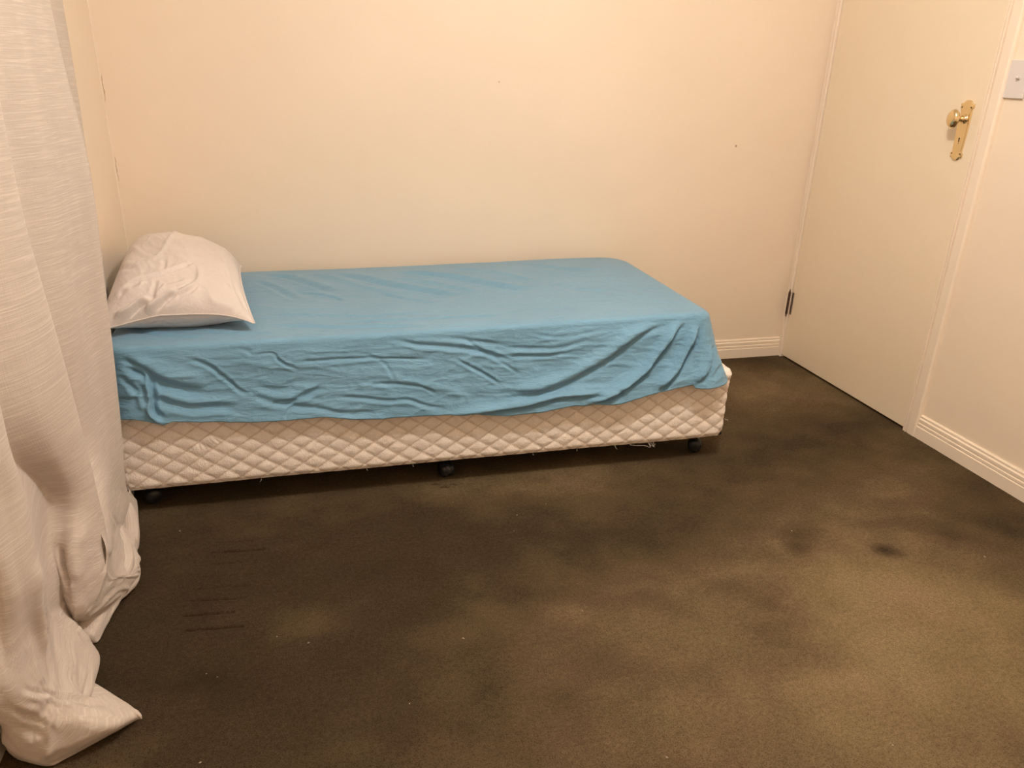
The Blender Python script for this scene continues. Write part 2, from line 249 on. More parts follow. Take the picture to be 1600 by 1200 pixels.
WALLC = (.835, .725, .595)
M_wall_back = mat_wall('cream_wall_paint', WALLC, dots=[(1.772, 3.055, .964, .0045, .7), (.733, 3.055, 1.192, .003, .5), (1.78, 3.055, .13, .006, .25)])
M_wall = mat_wall('cream_side_wall_paint', WALLC)
M_trim = mat_wall('cream_gloss_trim', (.86, .76, .635)); M_trim.node_tree.nodes['Principled BSDF'].inputs['Roughness'].default_value = .38
M_door = mat_wall('cream_door_paint', (.82, .715, .56)); M_door.node_tree.nodes['Principled BSDF'].inputs['Roughness'].default_value = .4
M_ceil = material('ceiling_white', (.82, .80, .76), .8)
M_crack = material('crack_shadow_paint', (.52, .40, .27), .8)
M_gap = material('dark_gap', (.02, .016, .012), .9)

# carpet
M_carpet = material('brown_cut_pile_carpet', (.1, .07, .045), .95, spec=.06, sheen=.0)
def build_carpet():
    t = NT(M_carpet); co = t.coord()
    at = t.n('ShaderNodeAttribute'); at.attribute_name = 'wear'
    tr = t.n('ShaderNodeAttribute'); tr.attribute_name = 'tread'
    c = t.ramp(at.outputs['Fac'], [(0, (.050, .035, .0210)), (.3, (.098, .071, .043)), (.5, (.19, .140, .080)), (.72, (.38, .287, .165)), (1, (.56, .42, .25))])
    n = t.noise(co, 5, 5, .6)
    c = t.mix(t.ramp(n, [(.35, (0, 0, 0)), (.65, (1, 1, 1))]), t.mix(1.0, c, (.98, 1.0, .94), 'MULTIPLY'), t.mix(1.0, c, (1.03, .985, .99), 'MULTIPLY'))
    f1 = t.noise(co, 330, 3, .8); f2 = t.noise(co, 95, 5, .75)
    sp = t.ramp(f1, [(.34, (.40, .38, .36)), (.52, (1, 1, 1)), (.72, (1.0, 1.0, 1.0))])
    c = t.mix(1.0, c, sp, 'MULTIPLY')
    sp2 = t.ramp(f2, [(.35, (.62, .60, .58)), (.62, (1.0, 1.0, 1.0))])
    c = t.mix(.8, c, sp2, 'MULTIPLY')
    lite = t.ramp(f1, [(.62, (0, 0, 0)), (.8, (1, 1, 1))])
    c = t.mix(t.math('MULTIPLY', lite, .28), c, (.50, .36, .19))
    t.l(c, t.b.inputs['Base Color'])
    b = t.bump(f1, .9, .006); b = t.bump(f2, .5, .008, b)
    t.l(b, t.b.inputs['Normal'])
build_carpet()

# sheet
M_sheet = material('sky_blue_cotton', (.13, .40, .54), .62, spec=.3, sheen=.2)
def build_sheet():
    t = NT(M_sheet); co = t.coord()
    n = t.noise(co, 3.2, 4, .6)
    c = t.mix(t.ramp(n, [(.3, (0, 0, 0)), (.7, (1, 1, 1))]), (.145, .32, .475), (.17, .355, .52))
    c2 = t.coord(scale=(1, 6, 6)); f = t.noise(c2, 260, 2, .6)
    c = t.mix(t.math('MULTIPLY', f, .25), c, (.21, .39, .56))
    t.l(c, t.b.inputs['Base Color'])
    cc = t.coord(scale=(1.0, 3.2, 3.2)); w1 = t.noise(cc, 22, 5, .62, .8)
    b = t.bump(w1, .6, .007); b = t.bump(t.noise(co, 900, 2), .15, .001, b)
    t.l(b, t.b.inputs['Normal'])
    t.b.inputs['Sheen Roughness'].default_value = .5
    t.b.inputs['Sheen Tint'].default_value = (1, .93, .85, 1)
build_sheet()

M_pillow = material('off_white_pillowcase', (.78, .72, .68), .75, spec=.25, sheen=.1)
def build_pillow():
    t = NT(M_pillow); co = t.coord()
    n = t.noise(co, 6, 4, .6)
    t.l(t.mix(t.ramp(n, [(.35, (0, 0, 0)), (.7, (1, 1, 1))]), (.655, .60, .575), (.715, .655, .625)), t.b.inputs['Base Color'])
    b = t.bump(t.noise(co, 20, 5, .65, .8), .5, .009); b = t.bump(t.noise(co, 800, 2), .15, .001, b)
    t.l(b, t.b.inputs['Normal'])
build_pillow()

M_quilt = material('cream_quilted_damask', (.80, .70, .62), .7, spec=.3, sheen=.1)
def build_quilt():
    t = NT(M_quilt); co = t.coord()
    at = t.n('ShaderNodeAttribute'); at.attribute_name = 'seam'
    n = t.noise(co, 60, 4, .6)
    c = t.mix(t.ramp(n, [(.35, (0, 0, 0)), (.7, (1, 1, 1))]), (.83, .765, .705), (.89, .83, .77))
    c = t.mix(t.math('MULTIPLY', at.outputs['Fac'], .7), c, (.50, .37, .25))
    big = t.noise(co, 7, 3, .6)
    c = t.mix(t.math('MULTIPLY', t.ramp(big, [(.5, (0, 0, 0)), (.8, (1, 1, 1))]), .25), c, (.68, .55, .42))
    t.l(c, t.b.inputs['Base Color'])
    v = t.n('ShaderNodeTexVoronoi'); v.inputs['Scale'].default_value = 230; t.l(co, v.inputs['Vector'])
    b = t.bump(v.outputs['Distance'], .35, .002); b = t.bump(t.noise(co, 55, 4, .6), .4, .004, b)
    t.l(b, t.b.inputs['Normal'])
build_quilt()
M_thread = material('frayed_white_thread', (.8, .72, .64), .8)
M_under = material('black_dust_cloth', (.012, .011, .011), .95, spec=.1)
M_caster = material('black_caster_plastic', (.018, .018, .020), .38)

# curtain
M_curtain = material('natural_slub_linen', (.78, .68, .6), .85, spec=.2, sheen=.15)
def build_curtain():
    t = NT(M_curtain)
    a1 = t.noise(t.coord('UV', (9, 300, 1)), 1, 4, .65, .1)      # horizontal slubs
    a2 = t.noise(t.coord('UV', (3, 120, 1)), 1, 3, .6, .05)
    a3 = t.noise(t.coord('UV', (420, 16, 1)), 1, 3, .6)         # vertical warp
    a4 = t.noise(t.coord('UV', (700, 700, 1)), 1, 2, .6)
    slub = t.ramp(a1, [(.47, (0, 0, 0)), (.70, (1, 1, 1))])
    c = t.mix(t.math('MULTIPLY', slub, .85), (.565, .495, .440), (.75, .675, .61))
    c = t.mix(t.math('MULTIPLY', t.ramp(a3, [(.45, (0, 0, 0)), (.7, (1, 1, 1))]), .35), c, (.60, .51, .44))
    c = t.mix(t.math('MULTIPLY', t.ramp(a2, [(.5, (0, 0, 0)), (.75, (1, 1, 1))]), .25), c, (.80, .70, .62))
    t.l(c, t.b.inputs['Base Color'])
    b = t.bump(a1, .6, .0022); b = t.bump(a3, .35, .001, b); b = t.bump(a4, .3, .0008, b)
    t.l(b, t.b.inputs['Normal'])
build_curtain()
M_brass = material('polished_brass', (.78, .62, .36), .17, 1.0)
M_brass_dark = material('tarnished_brass', (.10, .06, .025), .4, .8)
M_hinge = material('dark_steel_hinge', (.10, .06, .04), .42, .7)
M_hinge_l = material('worn_steel_leaf', (.45, .38, .33), .35, .8)
M_plate = material('white_switch_plastic', (.68, .645, .635), .3)

# ------------------------------------------------------------------ room shell
XL, YB, YF, ZC = -.655, 3.055, -.45, 2.4
KX = .015
def ax(y): return 2.138 + KX*(3.03-y)          # front face of the door architrave along the right wall
WD, DD = .020, .010                             # wall and door faces lie behind the architrave front

def quad_box(name, x0, x1, y0, y1, z0, z1, mat, kind=True):
    bm = bmesh.new(); box(bm, x0, x1, y0, y1, z0, z1)
    o = bm_obj(name, bm, mat)
    return structure(o) if kind else o
quad_box('wall_back', XL-.1, 2.40, YB, YB+.1, -.02, ZC, M_wall_back)
quad_box('wall_left', XL-.1, XL, YF-.1, YB, -.02, ZC, M_wall)
quad_box('wall_front', XL, 2.40, YF-.1, YF, -.02, ZC, M_wall)
quad_box('ceiling', XL-.1, 2.40, YF-.1, YB+.1, ZC, ZC+.1, M_ceil)
# right wall with a door opening
DY0, DY1, DH = 2.205, 3.022, 2.045
bm = bmesh.new()
def rw_box(bm, d0, d1, y0, y1, z0, z1):
    vs = box(bm, 0, 1, y0, y1, z0, z1)
    for v in vs:
        v.co.x = ax(v.co.y) + (d0 if v.co.x < .5 else d1)
    return vs
rw_box(bm, WD, WD+.12, YF, DY0-.004, -.02, ZC)
rw_box(bm, WD, WD+.12, DY1+.004, YB, -.02, ZC)
rw_box(bm, WD, WD+.12, DY0-.004, DY1+.004, DH+.004, ZC)
rw_box(bm, WD+.10, WD+.12, DY0-.004, DY1+.004, -.02, DH+.004)
structure(bm_obj('wall_right', bm, M_wall))

# floor carpet: grid with a wear attribute, finer where the dents are pressed in
def build_floor():
    xs = [XL-.05]; x = XL-.05
    def steps(a, b, h):
        n = max(1, int(round((b-a)/h))); return list(a + (b-a)*np.arange(n)/n)
    gx = steps(XL-.05, -.45, .02) + steps(-.45, .02, .006) + steps(.02, .30, .015) + steps(.30, .42, .005) + steps(.42, 2.30, .018) + [2.30]
    gy = steps(YF-.05, 1.1, .05) + steps(1.1, 1.50, .012) + steps(1.50, 2.18, .0022) + steps(2.18, 3.1, .025) + [3.1]
    X, Y = np.meshgrid(gx, gy, indexing='ij'); nx, ny = X.shape
    wear = .48 + .08*fbm(X*2.1, Y*2.1, 3, 5, .55) + .085*fbm(X*9, Y*11, 9, 4, .6)
    wx = X + .10*fbm(X*5, Y*5, 21, 4); wy = Y + .10*fbm(X*5, Y*5, 33, 4)
    for cx, cy, rx, ry, th, m in BLOBS:
        k = .35 if rx < .06 else 1.0
        ux = X*(1-k)+wx*k; uy = Y*(1-k)+wy*k
        dx = ux-cx; dy = uy-cy
        a = (dx*math.cos(th)+dy*math.sin(th))/rx; b = (-dx*math.sin(th)+dy*math.cos(th))/ry
        q = a*a+b*b
        wear += .19*m*np.exp(-q**1.2*.9)
    Z = .0008*fbm(X*30, Y*30, 5, 3)
    dent = np.zeros_like(X)
    for pts, s in DENTS:
        P = smooth_poly(pts, 5); best = np.full(X.shape, 9.)
        for i in range(len(P)-1):
            d = P[i+1]-P[i]; t = np.clip(((X-P[i,0])*d[0]+(Y-P[i,1])*d[1])/((d*d).sum()+1e-12), 0, 1)
            best = np.minimum(best, np.hypot(X-P[i,0]-t*d[0], Y-P[i,1]-t*d[1]))
        dent = np.maximum(dent, s*np.exp(-(best/.0032)**2)*(.75+.9*vnoise(X*60, Y*60, 2)))
    Z -= .0075*dent; wear -= .36*dent
    V = np.stack([X, Y, Z], -1).reshape(-1, 3)
    I = np.arange(nx*ny).reshape(nx, ny)
    F = np.stack([I[:-1, :-1], I[1:, :-1], I[1:, 1:], I[:-1, 1:]], -1).reshape(-1, 4)
    o = link_mesh('floor', V, F, M_carpet, attr={'wear': np.clip(wear, 0, 1).ravel()})
    structure(o)
build_floor()

# baseboards
BB = [(0, 0), (.016, 0), (.016, .044), (.0125, .047), (.0145, .050), (.0145, .058), (.010, .0615), (.0125, .064), (.0125, .0745), (.0075, .0785), (.008, .086), (.004, .090), (0, .090)]
bm = bmesh.new(); prism(bm, lambda s: [(s, YB-d, z) for d, z in BB], XL, ax(YB)+.004)
structure(bm_obj('baseboard_back', bm, M_trim))
bm = bmesh.new(); prism(bm, lambda s: [(ax(s)+WD-d, s, z) for d, z in BB], YF, 2.142)
structure(bm_obj('baseboard_right', bm, M_trim))
bm = bmesh.new(); prism(bm, lambda s: [(XL+d, s, z) for d, z in BB], YF, YB-.016)
structure(bm_obj('baseboard_left', bm, M_trim))
bm = bmesh.new(); prism(bm, lambda s: [(s, YF+d, z) for d, z in BB], XL+.016, ax(YF)+.004)
structure(bm_obj('baseboard_front', bm, M_trim))

# architraves: (distance from inner edge, depth behind front)
def architrave(name, y_in, sgn, width, ztop):
    pr = [(0, WD), (0, .0050), (.002, .0022), (.0055, .0022), (.0075, .0095), (.0108, .0095), (.0118, .0008), (.0145, 0), (.0172, .0008), (.0182, .0090), (.0215, .0090), (.0228, .0030)]
    pr = [p for p in pr if p[0] < width-.004] + [(width-.006, .0015), (width-.002, .004), (width, .009), (width, WD)]
    bm = bmesh.new()
    prism(bm, lambda z: [(ax(y_in+sgn*q)+d, y_in+sgn*q, z) for q, d in pr], .0, ztop)
    return structure(bm_obj(name, bm, M_trim))
architrave('trim_1', DY0-.003, -1, .062, DH+.06)
architrave('trim_2', DY1+.003, 1, YB-DY1-.003, DH+.06)
bm = bmesh.new(); rw_box(bm, 0.002, WD, DY0-.065, YB, DH+.004, DH+.06)
structure(bm_obj('trim_3', bm, M_trim))
# small nail hole and raised smear of old caulk in the far left corner
def caulk():
    zs = np.arange(.5, 2.35, .006); V = []; F = []
    for i, z in enumerate(zs):
        n = vnoise(np.array([z*14.]), np.array([.5]), 4)[0]; k = vnoise(np.array([z*60.]), np.array([2.5]), 8)[0]
        gl = .003 + .0045*max(0, n+.15) + .002*k
        for dz in ((1.10, 1.19), (.82, .92), (1.44, 1.55)):
            if dz[0] < z < dz[1]: gl += .006*math.sin(PI*(z-dz[0])/(dz[1]-dz[0]))*(1+.8*k)
        V += [(XL+.0002, YB-gl, z), (XL+.0022+.002*abs(k), YB-.0022-.002*abs(n), z), (XL+gl*.9, YB-.0002, z)]
        if i:
            a = 3*(i-1); b = 3*i
            F += [(a, a+1, b+1, b), (a+1, a+2, b+2, b+1)]
    structure(link_mesh('trim_4', V, F, M_trim))
    V = []; F = []
    for z0, z1 in ((1.095, 1.185), (.83, .915), (1.45, 1.54)):
        zz = np.linspace(z0, z1, 24); b0 = len(V)
        for i, z in enumerate(zz):
            wv = .0022*math.sin(PI*i/23)**.6*(1+1.2*vnoise(np.array([z*120.]), np.array([1.]), 6)[0])
            cx = XL+.0075+.003*vnoise(np.array([z*70.]), np.array([7.]), 6)[0]
            V += [(cx-wv/2, YB-.0035, z), (cx+wv/2, YB-.0035, z)]
            if i: a = b0+2*(i-1); F.append((a, a+1, a+3, a+2))
    V2 = [(x, y+.003, z) for x, y, z in V]; n = len(V)
    F = F + [tuple(i+n for i in f[::-1]) for f in F]
    structure(link_mesh('trim_5', V+V2, F, M_crack, smooth=False))
caulk()

# ------------------------------------------------------------------ door
bm = bmesh.new(); rw_box(bm, DD, DD+.035, DY0, DY1, .010, DH)
door = bevel(structure(bm_obj('door_1', bm, M_door)), .0015, 2)
# lever plate ("backplate") in local coordinates: a across, b up, depth out of the door
PC = (2.266, 1.093)
def dp(a, b, dep): return Vector((ax(PC[0]-a)+DD-dep, PC[0]-a, PC[1]+b))
def plate_outline():
    """right half, top to bottom; a>0 side, mirrored"""
    H = .094
    r = [(0, H), (.007, H-.0010), (.0125, H-.0045), (.0155, H-.0100), (.0175, H-.0120), (.0200, H-.0105), (.0235, H-.0115), (.0245, H-.0150),
         (.0215, H-.0175), (.0240, H-.0200), (.0235, H-.0235), (.0205, H-.0250), (.0195, H-.030), (.0200, .045), (.0202, .020), (.0198, -.005), (.0188, -.035), (.0178, -.060),
         (.0172, -.066), (.0195, -.0695), (.0220, -.0725), (.0225, -.0765), (.0195, -.0780), (.0215, -.0810), (.0205, -.0845), (.0165, -.0840), (.0140, -.0850), (.0115, -.0895), (.0065, -.0930), (0, -.0940)]
    return r + [(-a, b) for a, b in r[-2:0:-1]]
ol = plate_outline()
bm = bmesh.new()
n = len(ol)
lv = []
for sc, dep in ((1.15, 0), (1.15, .0035), (1.09, .0055), (1.0, .0062)):
    ring = []
    for a, b in ol:
        aa = a*sc; bb = b*(1-(1-sc)*.25)
        ring.append(bm.verts.new(dp(aa, bb, dep)))
    lv.append(ring)
for A, B in zip(lv, lv[1:]):
    for i in range(n): bm.faces.new((A[i], A[(i+1) % n], B[(i+1) % n], B[i]))
bm.faces.new(lv[-1])
hp = bm_obj('handle_plate', bm, M_brass, door)
hp['label'] = 'tall ornate polished brass backplate'
def out_matrix(a, b, dep):
    """local z points out of the door into the room"""
    m = Matrix(((0, 0, -1), (1, 0, 0), (0, -1, 0))).to_4x4(); m.translation = dp(a, b, dep); return m
# keyhole
bm = bmesh.new()
kh = [(.0032*math.sin(t), -.026+.0032*math.cos(t)) for t in np.linspace(-2.6, 2.6, 16)] + [(.0024, -.0365), (-.0024, -.0365)]
f = [bm.verts.new(dp(a, b, .0066)) for a, b in kh]; g = [bm.verts.new(dp(a, b, .0056)) for a, b in kh]
for i in range(len(kh)): bm.faces.new((f[i], f[(i+1) % len(kh)], g[(i+1) % len(kh)], g[i]))
bm.faces.new(f)
k_o = bm_obj('keyhole', bm, M_brass_dark, hp)
bm = bmesh.new()
lathe(bm, [(0, 0), (.0026, 0), (.0026, .0010), (.0018, .0018), (0, .0018)], out_matrix(-.001, -.0405, .0062), 16)
bm_obj('keyhole_cover', bm, M_brass, hp, True)
for a, b in ((-.0175, .074), (.0175, .074), (-.0165, -.0755), (.0165, -.0755)):
    bm = bmesh.new(); lathe(bm, [(0, -.001), (.0026, -.001), (.0026, .0006), (.0016, .0010), (0, .0010)], out_matrix(a*1.1, b, .0062), 14)
    bm_obj('screw', bm, M_brass_dark, hp, True)
# rose, stem and oval knob
KB = .037
bm = bmesh.new()
lathe(bm, [(.0165, 0), (.0165, .002), (.0150, .004), (.0125, .0045), (.0110, .0080), (.0085, .0100), (.0080, .014), (.0080, .022), (.0092, .027), (.0105, .030), (.0105, .034), (.0, .034)], out_matrix(0, KB, .004), 32)
bm_obj('knob_stem', bm, M_brass, hp, True)
bm = bmesh.new()
m = out_matrix(0, KB, .004) @ Matrix.Diagonal((.92, 1.12, 1, 1))
lathe(bm, [(0, .030), (.010, .030), (.0140, .0325), (.0200, .0355), (.0245, .0400), (.0268, .0445), (.0275, .0455), (.0270, .0465), (.0254, .0490), (.0250, .0502), (.0222, .0540), (.0165, .0570), (.0090, .0588), (0, .0592)], m, 40)
kn = bm_obj('door_knob', bm, M_brass, hp, True)
# hinge on the left stile
bm = bmesh.new()
hy, hd = 3.0235, -.004
def hm(z): 
    m = Matrix.Translation((ax(hy)+hd, hy, z)); return m
for k in range(5):
    z0 = .215+k*.0205
    lathe(bm, [(0, 0), (.0050, 0), (.0058, .001), (.0058, .0190), (.0050, .020), (0, .020)], hm(z0), 16)
lathe(bm, [(0, 0), (.002, .002), (.0028, .010), (.0045, .0165), (0, .0165)], hm(.199), 12)
lathe(bm, [(0, 0), (.0045, 0), (.0030, .008), (.0022, .0135), (0, .016)], hm(.3175), 12)
hb = bm_obj('hinge', bm, M_hinge, door, True)
bm = bmesh.new()
rw_box(bm, -.0012, .002, 3.0225, 3.036, .214, .318)
lf = bm_obj('hinge_leaf', bm, M_hinge, hb)
bm = bmesh.new()
rw_box(bm, .0085, .0105, 3.006, 3.021, .214, .318)
lf = bm_obj('hinge_leaf', bm, M_hinge_l, hb)

# ------------------------------------------------------------------ light switch
sy0, sy1, sz0, sz1 = 2.070, 2.1425, 1.202, 1.314
root = empty('light_switch', (ax(2.106)+WD, 2.106, 1.258))
tag(root, 'white rectangular wall light switch beside the door, with one small toggle', 'light switch')
bm = bmesh.new(); rw_box(bm, WD-.009, WD, sy0, sy1, sz0, sz1)
o = bm_obj('switch_plate', bm, M_plate); bevel(o, .0018, 3); reparent(o, root)
bm = bmesh.new()
mm = Matrix(((0, 0, -1), (1, 0, 0), (0, -1, 0))).to_4x4(); mm.translation = (ax(2.098)+WD-.009, 2.098, 1.261)
lathe(bm, [(0, 0), (.0062, 0), (.0062, .0008), (.0050, .0014), (0, .0014)], mm, 24)
mt = mm @ Matrix.Rotation(.35, 4, 'X')
lathe(bm, [(0, 0), (.0042, 0), (.0046, .005), (.0052, .0095), (.0048, .0118), (.0028, .0130), (0, .0133)], mt, 20)
o = bm_obj('toggle', bm, M_plate, None, True); reparent(o, root)

# ------------------------------------------------------------------ bed base (quilted ensemble)
BX0, BX1, BY0, BY1, BZ0, BZ1 = -.578, 1.335, 2.122, 3.035, .090, .332
def rounded_rect_path(x0, x1, y0, y1, r, hs, hc):
    """perimeter: front (left->right), right, back, left. returns pts, normals, arclength"""
    P = []; N = []
    def line(a, b, nrm, h):
        n_ = max(1, int(round(np.linalg.norm(np.array(b)-a)/h)))
        for k in range(n_):
            P.append(np.array(a)+(np.array(b)-np.array(a))*k/n_); N.append(nrm)
    def arc(c, t0, n_):
        for k in range(n_):
            t = t0+PI/2*k/n_; P.append(np.array([c[0]+r*math.cos(t), c[1]+r*math.sin(t)])); N.append((math.cos(t), math.sin(t)))
    na = max(4, int(r*1.57/hc))
    line((x0+r, y0), (x1-r, y0), (0, -1), hs[0]); arc((x1-r, y0+r), -PI/2, na)
    line((x1, y0+r), (x1, y1-r), (1, 0), hs[1]); arc((x1-r, y1-r), 0, na)
    line((x1-r, y1), (x0+r, y1), (0, 1), hs[2]); arc((x0+r, y1-r), PI/2, na)
    line((x0, y1-r), (x0, y0+r), (-1, 0), hs[3]); arc((x0+r, y0+r), PI, na)
    P = np.array(P); N = np.array(N, float)
    s = np.concatenate([[0], np.cumsum(np.linalg.norm(np.diff(P, axis=0), axis=1))])
    return P, N, s
def build_base():
    P, N, s = rounded_rect_path(BX0, BX1, BY0, BY1, .028, (.0036, .006, .03, .02), .004)
    zr = np.concatenate([np.linspace(BZ0, BZ1, 68)])
    S, Zz = np.meshgrid(s, zr, indexing='ij')
    Sx = S + .006*fbm(S*4, Zz*4, 3, 3); Zx = Zz + .0035*fbm(S*5, Zz*6, 8, 3)
    u = (Sx+.02)/.0715; v = (Zx-.083)/.0490
    a = np.abs(np.sin(PI*(u+v)/1.0*1.0)); b = np.abs(np.sin(PI*(u-v)))
    # lattice lines where u+v or u-v is an integer
    puff = (np.minimum(a, 1)**.42)*(np.minimum(b, 1)**.42)
    crump = fbm(S*38, Zz*45, 14, 3)*.0016
    seam = np.exp(-(np.minimum(a, b)/.15)**2)
    off = .0052*puff - .002 + crump*.8
    # frayed, sewn edges at the far right corner
    edge = np.exp(-((Zz-BZ0)/.009)**2)
    off = off*(1-.7*edge) - .007*edge
    top = np.exp(-((Zz-BZ1)/.010)**2); off -= .012*top
    cor = np.exp(-((S-(BX1-BX0-.03))/.05)**2)
    off += cor*(.0025*fbm(S*90, Zz*90, 31, 3))
    # the corner seam flares out a little at the top
    off += .010*np.exp(-((S-(BX1-BX0-.01))/.06)**2)*np.clip((Zz-.25)/.08, 0, 1)**2
    # maker-like crumpled patches
    for cs, cz in ((.211, .215), (.241, .232), (1.711, .262)):
        g = np.exp(-(((S-cs)/.022)**2+((Zz-cz)/.010)**2))
        off += g*.0028*np.sin(S*520+Zz*330+4*fbm(S*30, Zz*30, 4, 2))
    wob = .0045*fbm(S*2.5, S*0+.3, 55, 3)
    X = P[:, 0][:, None] + N[:, 0][:, None]*off; Y = P[:, 1][:, None] + N[:, 1][:, None]*off
    Z2 = Zz + np.where(Zz < BZ0+.02, wob, 0) 
    n_, m_ = X.shape
    V = np.stack([X, Y, Z2], -1).reshape(-1, 3); I = np.arange(n_*m_).reshape(n_, m_); J = np.roll(I, -1, axis=0)
    F = list(np.stack([I[:, :-1], J[:, :-1], J[:, 1:], I[:, 1:]], -1).reshape(-1, 4))
    V = list(V)
    # rounded shoulder and flat top
    cx, cy = (BX0+BX1)/2, (BY0+BY1)/2
    last = I[:, -1]
    for k, (ins, dz) in enumerate(((.018, .004), (.035, .006), (.12, .006))):
        new = []
        for i in range(n_):
            p = np.array([P[i, 0]-N[i, 0]*ins, P[i, 1]-N[i, 1]*ins])
            if ins > .1: p = np.array([np.clip(p[0], BX0+.12, BX1-.12), np.clip(p[1], BY0+.12, BY1-.12)])
            new.append(len(V)); V.append((p[0], p[1], BZ1+dz))
        for i in range(n_): F.append((last[i], last[(i+1) % n_], new[(i+1) % n_], new[i]))
        last = new
    F.append(tuple(last))
    sv = np.zeros(len(V)); sv[:n_*m_] = np.clip(seam, 0, 1).ravel()
    body = link_mesh('upholstered_box', V, F, M_quilt, attr={'seam': sv})
    return body, P, N
base = empty('bed_base', (.39, 2.58, 0))
tag(base, 'cream diamond-quilted single bed base on black casters beneath the blue sheet', 'bed base')
body, BP, BN = build_base(); reparent(body, base)
# dark cloth underneath, slightly recessed
bm = bmesh.new(); box(bm, BX0+.006, BX1-.008, BY0+.006, BY1-.006, BZ0+.004, BZ0+.014)
reparent(bm_obj('dust_cover', bm, M_under), base)
# casters
def build_caster(x, y, rot):
    zt = BZ0+.006
    R_ = Matrix.Translation((x, y, 0)) @ Matrix.Rotation(rot, 4, 'Z')
    bm = bmesh.new()
    lathe(bm, [(0, .050), (.012, .050), (.0135, .058), (.0135, .070), (.017, .074), (.019, .082), (.019, zt), (0, zt)], R_, 24)
    # hood over the twin wheels
    hood = Matrix.Translation((0, 0, 0))
    seg = 20
    prof = []
    for sgn in (-1, 1): pass
    rows = []
    for i in range(seg+1):
        t = -.25 + (PI+.25)*i/seg
        row = []
        for yy, rr in ((-.009, .0245), (-.005, .0262), (0, .0266), (.005, .0262), (.009, .0245)):
            row.append(bm.verts.new(R_ @ Vector((rr*math.cos(t)+.012, yy, .0255+rr*math.sin(t)))))
        rows.append(row)
    for A, B in zip(rows, rows[1:]):
        for k in range(4): bm.faces.new((A[k], A[k+1], B[k+1], B[k]))
    c = bm_obj('caster', bm, M_caster, None, True); reparent(c, base)
    for sgn in (-1, 1):
        bm = bmesh.new()
        mw = R_ @ Matrix.Translation((.012, sgn*.006, .0255)) @ Matrix.Rotation(-sgn*PI/2, 4, 'X')
        lathe(bm, [(0, 0), (.0235, 0), (.0250, .002), (.0250, .008), (.0235, .0125), (.019, .0165), (.012, .0190), (0, .0200)], mw, 28)
        wv = bm_obj('wheel', bm, M_caster, None, True)
        wv.parent = c
    return c
for x, y, rz in ((1.262, 2.205, -.55), (.373, 2.205, -1.25), (-.525, 2.205, .3), (1.262, 2.95, .4), (.373, 2.95, 1.1), (-.525, 2.95, 2.2)):
    build_caster(x, y, rz)
# loose threads under the bottom edge
def thread_obj():
    cu = bpy.data.curves.new('loose_thread', 'CURVE'); cu.dimensions = '3D'; cu.bevel_depth = .0005; cu.bevel_resolution = 2
    for x, ln, k in ((.935, .018, 1), (1.045, .014, 2), (1.06, .026, 3), (1.075, .012, 4), (.645, .010, 5), (.255, .010, 6), (-.19, .012, 7), (.12, .008, 8), (.80, .008, 9)):
        rg = random.Random(k)
        for q in range(2 if k == 3 else 1):
            sp = cu.splines.new('POLY'); pts = []
            px_, py_, pz_ = x+rg.uniform(-.006, .006), BY0-.002, BZ0+.003
            dx_ = rg.uniform(-.3, .6)
            for j in range(7):
                pts.append((px_, py_, pz_, 1)); px_ += ln/6*dx_ + rg.uniform(-.001, .001); py_ += rg.uniform(-.0012, .0006); pz_ -= ln/6*(1-.12*j)
            sp.points.add(6)
            for a, b in zip(sp.points, pts): a.co = b
    # long drooping frayed strand near the foot end, and one at the corner
    for pts in ([(.985, .092), (1.01, .086), (1.035, .084), (1.05, .080), (1.056, .074), (1.062, .083), (1.07, .077), (1.078, .087)],):
        sp = cu.splines.new('POLY'); sp.points.add(len(pts)-1)
        for a, (x, z) in zip(sp.points, pts): a.co = (x, BY0-.004, z, 1)
    sp = cu.splines.new('POLY'); pts = [(1.336, 2.135, .150), (1.341, 2.133, .146), (1.346, 2.132, .147), (1.348, 2.131, .142)]
    sp.points.add(3)
    for a, p in zip(sp.points, pts): a.co = (*p, 1)
    tmp = bpy.data.objects.new('thread_curve', cu); COL.objects.link(tmp); bpy.context.view_layer.update()
    me = bpy.data.meshes.new_from_object(tmp.evaluated_get(bpy.context.evaluated_depsgraph_get()))
    bpy.data.objects.remove(tmp); bpy.data.curves.remove(cu)
    me.name = 'loose_thread'; me.materials.clear(); me.materials.append(M_thread)
    ob = bpy.data.objects.new('loose_thread', me); COL.objects.link(ob); reparent(ob, base); ob['kind'] = 'stuff'
thread_obj()

